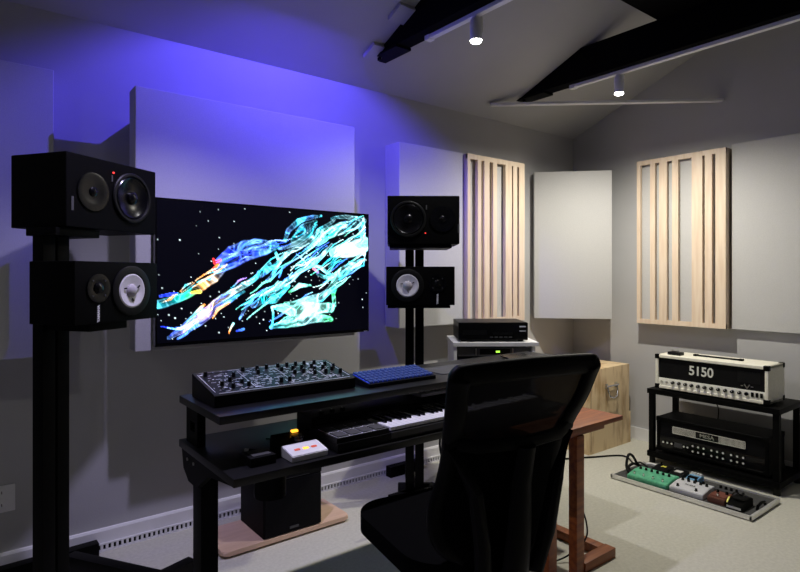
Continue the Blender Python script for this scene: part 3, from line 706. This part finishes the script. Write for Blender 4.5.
# ------------------------------------------------------------------ white rack with audio units
t = thing('equipment_rack', 'white open rack cabinet behind the desk with a black deck on top', 'rack', (2.645, 2.425, 0), R(-37))
W2 = .245
MB().box(-W2 - .015, W2 + .03, -.012, .40, .905, .93, .002).build('top_board', m_white, t)
for s_ in (-1, 1): MB().box(s_ * W2 - .010 , s_ * W2 + .010, 0, .385, 0, .905, .002).build('side_panel', m_white, t)
MB().box(-W2 + .010, W2 - .010, .02, .38, .06, .08).build('shelf', m_white, t)
MB().box(-W2 + .010, W2 - .010, .372, .384, .08, .90).build('back_panel', m_grey, t)
rk = Matrix.Translation((2.645, 2.425, 0)) @ Matrix.Rotation(R(-37), 4, 'Z')
labs = ['rack unit with a small green light at the top of the white rack', 'dark rack unit second from the top of the white rack', 'deep dark rack unit low in the white rack']
for k, (z0, z1) in enumerate(((.842, .896), (.72, .83), (.082, .40))):
    p = rk @ Vector((0, .01, z0))
    u = thing('rack_unit', labs[k], 'rack unit', p, R(-37))
    h = z1 - z0
    MB().box(-.205, .205, .004, .34, 0, h).build('chassis', m_plastic, u)
    MB().box(-.228, .228, 0, .005, 0, h, .001).build('faceplate', m_plastic if k else m_grey, u)
    MB().box(-.09, .10, -.001, .0, h * .2, h * .85).build('display_window', m_blackgloss, u)
    if k == 0:
        MB().box(.01, .035, -.002, -.001, h * .42, h * .62).build('green_light', m_glow, u)
        for s_ in (-1, 1): MB().box(s_ * .115 - .003, s_ * .115 + .003, -.014, 0, .006, h - .006).build('rack_handle', m_silver, u)
t = thing('hifi_deck', 'flat black hi-fi deck on top of the white rack', 'hi-fi deck', rk @ Vector((-.005, .02, .93)), R(-37))
MB().box(-.215, .215, .006, .32, .010, .122, .003).build('chassis', m_plastic, t)
MB().box(-.219, .219, 0, .006, .012, .120, .002).build('front_panel', m_blackgloss, t)
for x in (-.18, .18):
    for y in (.04, .28): MB().cyl((x, y, .005), .018, .010).build('rubber_foot', m_rubber, t)
MB().box(-.19, -.04, -.001, 0, .045, .075).box(.0, .12, -.001, 0, .045, .06).build('display_window', m_plastic, t)
MB().box(.165, .205, -.003, 0, .092, .100).box(.165, .205, -.003, 0, .066, .071).build('light_button', m_silk, t)
for k in range(5): MB().box(-.02 + k * .03, -.002 + k * .03, -.003, 0, .026, .034).build('button', m_grey, t)

# ------------------------------------------------------------------ plywood speaker box
t = thing('plywood_box', 'tall plywood crate with a metal side handle in the corner', 'box', (3.724, 2.467, 0))
MB().box(0, .555, 0, .54, 0, .634, .003).build('body', m_ply, t)
MB().box(.556, .575, .0, .54, .0, .25, .002).build('side_strip', m_ply, t)
for x in (.22, .35): MB().box(x - .014, x + .014, -.010, 0, .475, .51, .003).build('handle_plate', m_silver, t)
MB().tube([(.221, -.014, .495), (.222, -.022, .45), (.24, -.028, .412), (.285, -.030, .400), (.33, -.028, .412), (.348, -.022, .45), (.349, -.014, .495)], .006).tube([(.20, -.016, .493), (.37, -.016, .493)], .0075).build('handle', m_chrome, t)
MB().box(.02, .023, -.0015, 0, .02, .61).build('panel_seam', m_brown, t)

# ------------------------------------------------------------------ cherry side table
t = thing('side_table', 'small reddish wooden table with sled feet behind the office chair', 'table', (2.21, 1.80, 0))
zt = .676
MB().box(1.93 - 2.21, 2.52 - 2.21, 1.485 - 1.80, 2.06 - 1.80, zt - .022, zt, .004).build('table_top', m_cherry, t)
MB().box(1.98 - 2.21, 2.41 - 2.21, -.285, .25, zt - .05, zt - .0225, .003).build('apron', m_cherry, t)
for x in (-.20, .0):
    for y in (-.27, .22):
        MB().box(x - .028, x + .028, y - .022, y + .022, .0 if x < 0 or y > 0 else .0, zt - .05, .004).build('leg', m_cherry, t)
for y in (-.27, .22): MB().box(.0285, .275, y - .028, y + .028, .0, .045, .004).build('foot_bar', m_cherry, t)
MB().box(.215, .268, -.2415, .1915, .0, .045, .004).build('side_rail', m_cherry, t)
cable('thin black cable looping down beside the wooden table leg', [(2.27, 1.60, .652), (2.268, 1.58, .45), (2.28, 1.56, .30), (2.33, 1.56, .19), (2.345, 1.57, .11), (2.30, 1.60, .05), (2.22, 1.64, .012), (2.08, 1.70, .008)], .004)
cable('tangled black cable loops hanging under the desk behind the chair', [(2.10, 2.30, .69), (2.12, 2.33, .45), (2.20, 2.34, .36), (2.24, 2.33, .48), (2.16, 2.32, .60), (2.10, 2.33, .42), (2.17, 2.34, .25), (2.28, 2.35, .12), (2.34, 2.42, .01)], .006)

# ------------------------------------------------------------------ amplifier rack and heads
t = thing('amplifier_rack', 'low black two-shelf rack by the right wall holding two amplifier heads', 'rack', (3.93, 1.71, 0))
MB().box(0, .41, -.42, .42, .498, .533, .004).build('top_shelf', m_black, t)
MB().box(0, .41, -.42, .42, .045, .085, .004).build('bottom_shelf', m_black, t)
for x in (.03, .375):
    for y in (-.395, .395):
        MB().box(x - .018, x + .018, y - .018, y + .018, .085, .498, .003).build('post', m_black, t)
        MB().cyl((x, y, .0225), .02, .045, seg=16).build('foot', m_rubber, t)
def amp_head(name, label, loc, W, H, D, mcase, mb_corner):
    t = thing(name, label, 'guitar amplifier', loc, R(-90))          # local x along the front, -y to the room
    mb = MB()
    mb.box(-W / 2, W / 2, 0, D, H - .022, H, .008, 3).box(-W / 2, W / 2, 0, D, .012, .034, .008, 3)
    mb.box(-W / 2, -W / 2 + .022, 0.0005, D - .0005, .012, H, .008, 3).box(W / 2 - .022, W / 2, 0.0005, D - .0005, .012, H, .008, 3)
    mb.box(-W / 2 + .02, W / 2 - .02, D - .02, D - .004, .03, H - .02)
    mb.build('case', mcase, t)
    for sx in (-1, 1):
        for z in (.012, H):
            for y in (0, D):
                o = MB()
                zz = z + (.014 if z < .1 else -.014); yy = y + (.014 if y == 0 else -.014); xx = sx * (W / 2 - .014)
                o.box(xx - .0165, xx + .0165, yy - .0165, yy + .0165, zz - .0165, zz + .0165, .007, 2)
                o.build('corner_cap', mb_corner, t)
        for y in (.04, D - .04): MB().cyl((sx * (W / 2 - .05), y, .006), .016, .012, seg=16).build('rubber_foot', m_rubber, t)
    return t
H1 = .250
t = amp_head('guitar_amplifier', 'cream guitar amplifier head reading 5150 on the top shelf', (3.95, 1.718, .533), .722, H1, .27, m_cream, m_black)
MB().box(-.34, .34, .012, .020, .086, H1 - .022).build('front_grille', m_grille, t)
MB().box(-.34, .34, .006, .016, .034, .086, .002).build('control_panel', m_creampanel, t)
for k in range(11):
    o = MB().cyl((0, -.007, 0), .0115, .018, (0, -1, 0), r2=.0095, seg=18).box(-.001, .001, -.0168, -.016, 0, .009, mi=1).build('knob', [m_blackgloss, m_white], t)
    o.location = (-.235 + k * .043, .006, .062)
for k in range(3): MB().box(.262 + k * .026, .276 + k * .026, -.001, .006, .048, .076, .001).build('rocker_switch', m_black, t)
MB().cyl((.236, -.001, .062), .0115, .008, (0, -1, 0), seg=18).build('jewel_lamp', m_black, t)
for k in range(2): MB().cyl((-.315 + k * .035, .004, .060), .008, .006, (0, -1, 0), seg=16).build('input_jack', m_silver, t)
text('model_number', '5150', .088, m_jewel, t, (-.048, .0105, .160), (R(90), 0, 0), .001, sx=.92, bold=.0016)
mb = MB()
mb.bar((-.016, 0, .012), (0, 0, -.012), .002, .006).bar((.016, 0, .012), (0, 0, -.012), .002, .006).box(-.036, -.022, -.001, .001, -.002, .003).box(.022, .036, -.001, .001, -.002, .003)
o = mb.build('maker_logo', m_silver, t); o.location = (.235, .011, .108)
MB().box(.18, .31, .0105, .012, .13, .20).build('grille_badge', m_plastic, t, smooth=False)
MB().box(-.13, .16, .12, .145, H1 + .0, H1 + .010, .004).build('carry_handle', m_rubber, t)
for x in (-.135, .155): MB().box(x - .012, x + .012, .115, .150, H1, H1 + .013, .003).build('handle_end', m_black, t)
t = thing('footswitch_pedal', 'tiny black box pedal with two silver switches on top of the cream amplifier', 'pedal', (4.02, 1.965, .533 + H1), R(-90))
MB().box(-.045, .045, -.03, .03, 0, .022, .003).build('body', m_plastic, t)
for x in (-.022, .022): MB().cyl((x, 0, .028), .006, .014, seg=12).build('switch', m_chrome, t)
t = amp_head('guitar_amplifier', 'black guitar amplifier head with chrome vent strip on the bottom shelf', (3.965, 1.72, .085), .715, .250, .27, m_vinyl, m_black)
MB().box(-.335, .335, .012, .020, .034, .228).build('front_grille', m_grille, t)
mb = MB(); mb.box(-.245, .225, .006, .012, .150, .154).box(-.245, .225, .006, .012, .196, .200).box(-.245, -.241, .006, .012, .15, .2).box(.221, .225, .006, .012, .15, .2)
for a, b in ((-.24, -.085), (.062, .22)):
    n = 22
    for k in range(n): mb.box(a + (b - a) * k / n, a + (b - a) * (k + .55) / n, .008, .011, .154, .196)
mb.build('vent_strip', m_chrome, t, smooth=False)
MB().box(-.082, .058, .004, .012, .154, .196, .001).build('name_badge', m_blackgloss, t)
text('maker_name', 'MESA', .034, m_silver, t, (-.012, .0035, .175), (R(90), 0, 0), .0005, sx=1.15)
MB().box(-.335, .335, .006, .012, .038, .120, .001).build('control_panel', m_blackgloss, t)
kp = None
for r_ in range(2):
    for c in range(9):
        x = -.10 + c * .036 + (c // 3) * .014; z = .060 + r_ * .036
        if kp is None:
            kp = MB().cyl((0, -.005, 0), .0085, .012, (0, -1, 0), seg=14).cyl((0, -.0115, 0), .0065, .002, (0, -1, 0), seg=14, mi=1).build('knob', [m_black, m_jewel], t); kp.location = (x, .006, z)
        else: dup(kp, t, (x, .006, z))
for x in (-.305, -.275, -.245, -.16, -.135): dup(kp, t, (x, .006, .078))
MB().box(-.23, -.175, .002, .006, .058, .090, .002).build('maker_plate', m_grey, t)
cable('two thin leads hanging behind the upper shelf of the amplifier rack', [(4.36, 1.86, .48), (4.365, 1.84, .42), (4.36, 1.82, .36), (4.37, 1.84, .2), (4.37, 1.85, .05)], .004)

# ------------------------------------------------------------------ pedalboard
px, py = 3.42, 1.68
PBL = R(-90)
t = thing('pedalboard', 'long silver rimmed pedalboard on the floor in front of the amplifiers', 'pedalboard', (px, py, 0), PBL)
# local x: + towards camera-right end (world -y), local y: away from the room (world +x)
MB().box(-.41, .41, .012, .40, .012, .020).build('grip_surface', m_tray, t)
mb = MB()
mb.box(-.425, .425, 0, .012, .006, .030, .002).box(-.425, .425, .40, .412, .006, .030, .002).box(-.425, -.41, .0, .412, .006, .030, .002).box(.41, .425, .0, .412, .006, .030, .002)
mb.build('rim', M('rim_metal', (.85, .85, .82), .35, .5), t)
for x in (-.38, .38):
    for y in (.04, .37): MB().cyl((x, y, .004), .015, .008, seg=14).build('rubber_foot', m_rubber, t)
MB().tube([(.40, .14, .02), (.40, .15, .042), (.40, .20, .050), (.40, .25, .042), (.40, .26, .02)], .008).build('handle', m_black, t)
PM = Matrix.Translation((px, py, 0)) @ Matrix.Rotation(PBL, 4, 'Z')
def pedal(label, x, y, w_, d_, h0, h1, mat, rz=0.):
    p = PM @ Vector((x, y, .0205))
    t = thing('effects_pedal', label, 'effects pedal', p, PBL + rz)
    MB().prism([(0, 0), (d_, 0), (d_, h1), (d_ * .55, h1), (.0, h0)], -w_ / 2, w_ / 2, .003).build('enclosure', mat, t)
    return t
def pz2(y, d_, h0, h1): return min(h1, h0 + (h1 - h0) * y / (d_ * .55))
def switch(t, x, y, z, m=m_chrome): MB().cyl((x, y, z + .006), .007, .016, seg=14).cyl((x, y, z), .010, .004, seg=6).build('foot_switch', m, t)
def pknob(t, x, y, z, m=m_blackgloss): MB().cyl((x, y, z + .007), .009, .015, r2=.0075, seg=16).build('knob', m, t)
t = pedal('wide green delay pedal with a row of knobs on the pedalboard', -.195, .03, .26, .17, .030, .048, m_green)
for k in range(4): switch(t, -.095 + k * .062, .032, pz2(.032, .17, .03, .048))
for k in range(6): pknob(t, -.10 + k * .038, .115, .048)
mb = MB()
for k in range(5): mb.box(-.095 + k * .045, -.068 + k * .045, .142, .146, .048, .0488)
mb.build('panel_print', m_silk, t, smooth=False)
t = pedal('pale silver double pedal with black knobs in the middle of the pedalboard', .045, .045, .20, .16, .030, .046, m_pwhite)
for k in (-.06, .05): switch(t, k, .028, pz2(.028, .16, .03, .046), m_rubber)
for k in range(5): pknob(t, -.072 + k * .036, .118, .046)
for k in range(3): pknob(t, -.05 + k * .045, .145, .046)
text('pedal_name', 'TIMELINE'[:0] or 'REVERB', .018, m_black, t, (0, .060, .0468), (math.atan2(.016, .088), 0, 0), .0004)
t = pedal('small light blue pedal behind the silver one on the pedalboard', -.02, .235, .075, .12, .026, .040, m_blue)
for k in range(4): pknob(t, -.027 + k * .018, .10, .040, m_jewel)
MB().box(-.028, .028, .035, .068, .036, .042, .002).build('treadle', m_black, t)
t = pedal('small brown pedal with a red top near the right of the pedalboard', .215, .05, .095, .12, .034, .040, m_brown)
MB().box(-.040, .040, .020, .110, .0385, .0405).build('top_plate', M('pedal_red', (.20, .07, .05), .4), t)
for k in (-.025, .025): pknob(t, k, .09, .0405)
switch(t, 0, .03, .040)
t = pedal('black wedge pedal with a yellow tab at the right end of the pedalboard', .318, .035, .085, .16, .028, .045, m_black)
MB().box(-.038, .038, -.001, .006, .010, .022).build('front_label', m_jewel, t)
MB().prism([(.02, .030), (.03, .030), (.06, .052), (.05, .052)], -.048, -.040).build('yellow_tab', m_yellow, t)
MB().plate(rrect(-.034, .034, .055, .145, .02), .045, .053, .003).build('treadle', m_rubber, t)
t = pedal('black mini pedal with a yellow label at the back of the pedalboard', -.235, .26, .10, .12, .030, .040, m_plastic)
MB().box(-.012, .018, .055, .085, .040, .0408).build('yellow_label', m_yellow, t)
pknob(t, -.03, .10, .040)
t = pedal('black mini pedal with a white label at the back of the pedalboard', -.125, .25, .09, .12, .030, .040, m_plastic)
MB().box(-.022, .022, .045, .085, .038, .0408).build('white_label', m_jewel, t)
t = pedal('black power box with silver edge behind the brown pedal on the pedalboard', .20, .215, .14, .10, .026, .026, m_grey)
for k in range(4): pknob(t, -.045 + k * .03, .05, .026)
def W(x, y, z): return PM @ Vector((x, y, z))
cable('thick black cables bunched in a standing loop at the left end of the pedalboard',
      [W(-.30, .22, .03), W(-.345, .20, .07), W(-.365, .17, .13), W(-.385, .15, .135), W(-.375, .11, .07), W(-.345, .10, .03), W(-.36, .14, .025), W(-.40, .18, .045), W(-.39, .23, .06), W(-.34, .26, .04), W(-.30, .28, .03)], .009)
cable('dark cable running across the floor from the pedalboard to behind the chair',
      [W(-.33, .30, .036), W(-.40, .33, .045), W(-.47, .37, .012), (3.90, 2.30, .007), (3.70, 2.42, .007), (3.47, 2.54, .007), (3.33, 2.66, .007), (3.30, 2.85, .007)], .006)
cable('short white cable end lying behind the pedalboard cables', [W(-.37, .35, .038), W(-.34, .37, .042), W(-.28, .375, .036)], .006, m_white)
cable('black patch lead arching over the right end of the pedalboard', [W(.24, .18, .045), W(.27, .17, .075), W(.29, .15, .085), W(.32, .16, .07), W(.33, .21, .03)], .004)

# ------------------------------------------------------------------ office chair
t = thing('office_chair', 'black mesh-back office chair with padded seat in front of the desk', 'chair', (1.336, 1.375, 0), R(-10))
MB().plate(rrect(-.275, .25, -.22, .315, .13, 10), .458, .518, .026).build('seat', m_fab_black, t)
MB().plate(rrect(-.20, .20, -.17, .22, .08), .395, .459).build('seat_pan', m_plastic, t)
edge = [(-.15, -.205, .50), (-.215, -.200, .55), (-.243, -.195, .61), (-.248, -.200, .68), (-.230, -.215, .76), (-.228, -.237, .83), (-.242, -.268, .91), (-.258, -.305, .99), (-.268, -.330, 1.06), (-.268, -.342, 1.090), (-.248, -.346, 1.110), (-.22, -.348, 1.114),
        (-.12, -.358, 1.119), (0, -.362, 1.122)]
def crs(P, n=5):
    P = [Vector(p) for p in P]; out = []
    for i in range(len(P) - 1):
        p0 = P[max(i - 1, 0)]; p1 = P[i]; p2 = P[i + 1]; p3 = P[min(i + 2, len(P) - 1)]
        for k in range(n):
            s = k / n
            out.append(.5 * ((2 * p1) + (p2 - p0) * s + (2 * p0 - 5 * p1 + 4 * p2 - p3) * s * s + (3 * p1 - p0 - 3 * p2 + p3) * s ** 3))
    out.append(P[-1]); return out
half = crs(edge); full = half + [Vector((-p.x, p.y, p.z)) for p in half[-2::-1]]
# frame: flat band swept round the outline
bm = bmesh.new(); rings = []; n = len(full); cen = Vector((0, -.29, .80))
for i, p in enumerate(full):
    inw = Vector((cen.x - p.x, 0, cen.z - p.z)); d = full[min(i + 1, n - 1)] - full[max(i - 1, 0)]; d.normalize()
    inw = (inw - d * inw.dot(d)).normalized(); nn = d.cross(inw).normalized()
    wd = .060
    rings.append([bm.verts.new(p + inw * a * wd + nn * b * .016) for a, b in ((0, -.5), (0, .5), (.15, 1), (.85, .8), (1, .3), (1, -.3), (.85, -.8), (.15, -1))])
for Ar, Br in zip(rings, rings[1:]):
    for k in range(8): bm.faces.new([Ar[k], Ar[(k + 1) % 8], Br[(k + 1) % 8], Br[k]])
bm.faces.new(rings[0]); bm.faces.new(rings[-1][::-1])
mb = MB(); mb.bm.free(); mb.bm = bm; mb.build('back_frame', m_black, t, ang=60)
# mesh cloth, bowed backwards at its middle
def mesh_sheet(z0, z1, nz_=24, nx_=16, push=.03):
    bm = bmesh.new(); zs = [z0 + (z1 - z0) * k / nz_ for k in range(nz_ + 1)]; rows = []
    for z in zs:
        # outline at height z
        pl = min(half, key=lambda q: abs(q.z - z) + (.0 if q.z < 1.115 else 0)); xe = -pl.x - .02 if z < 1.06 else .25
        ye = pl.y
        rows.append([bm.verts.new((xe * (2 * i / nx_ - 1), ye - push * (1 - (2 * i / nx_ - 1) ** 2), z)) for i in range(nx_ + 1)])
    for a, b in zip(rows, rows[1:]):
        for i in range(nx_): bm.faces.new([a[i], a[i + 1], b[i + 1], b[i]])
    m = MB(); m.bm.free(); m.bm = bm; return m
mesh_sheet(.52, 1.085).build('back_mesh', m_mesh, t, ang=80)
# lumbar band, spine and lower shell
mb = MB()
mb.tube([(-.235, -.262, .885), (-.15, -.305, .875), (0, -.325, .872), (.15, -.305, .875), (.235, -.262, .885)], .010, 8, ry=.020)
mb.build('lumbar_bar', m_black, t)
mb = MB()
for s_ in (-1, 1): mb.tube([(s_ * .08, -.15, .44), (s_ * .10, -.26, .47), (s_ * .12, -.28, .58), (s_ * .15, -.29, .74), (s_ * .215, -.275, .87)], [.022, .026, .026, .022, .014], 10)
mb.tube([(0, -.05, .40), (0, -.20, .41), (0, -.28, .48), (0, -.295, .60), (0, -.305, .75), (0, -.33, .865)], [.05, .055, .05, .045, .035, .03], 12, ry=.022)
mb.build('back_spine', m_black, t)
bm_ = mesh_sheet(.50, .86, 14, 14, .045)
g = bm_.build('lower_back_pad', m_fab_black, t, ang=80); g.location = (0, -.004, 0); g.scale = (.86, 1, 1)
sm = g.modifiers.new('thick', 'SOLIDIFY'); sm.thickness = .012
MB().box(-.11, .11, -.10, .10, .345, .396, .012).build('tilt_mechanism', m_plastic, t)
MB().cyl((0, 0, .23), .026, .24, seg=20).cyl((0, 0, .15), .034, .14, seg=20).build('gas_column', m_black, t)
for k in range(5):
    a = R(72 * k + 20); ca, sa = math.cos(a), math.sin(a)
    lg = MB().tube([(0, 0, .125), (.12 * ca, .12 * sa, .115), (.30 * ca, .30 * sa, .088)], [.034, .026, .018], 10).build('base_leg', m_plastic, t)
    MB().cyl((.30 * ca - .014 * sa, .30 * sa + .014 * ca, .030), .030, .018, (-sa, ca, 0), seg=20).cyl((.30 * ca + .014 * sa, .30 * sa - .014 * ca, .030), .030, .018, (-sa, ca, 0), seg=20).cyl((.30 * ca, .30 * sa, .06), .010, .05, seg=12).build('caster', m_rubber, lg)

# ------------------------------------------------------------------ repeats share a group
GR = {'ceiling_beam': 'black tie beams under the ceiling', 'lighting_track': 'lighting tracks on the beams', 'track_spotlight': 'cylindrical track spotlights',
      'ceiling_bracket': 'small white ceiling boxes', 'acoustic_panel': 'fabric acoustic panels on the walls', 'slatted_diffuser': 'pine slatted diffusers on the walls',
      'studio_monitor': 'studio monitors on the two stands', 'speaker_stand': 'tall speaker stands', 'rack_unit': 'rack units in the white rack',
      'guitar_amplifier': 'guitar amplifier heads on the black rack', 'effects_pedal': 'effects pedals on the pedalboard'}
for o in C.objects:
    if o.parent is None and o.get('label'):
        g = GR.get(o.name.split('.')[0])
        if g: o['group'] = g
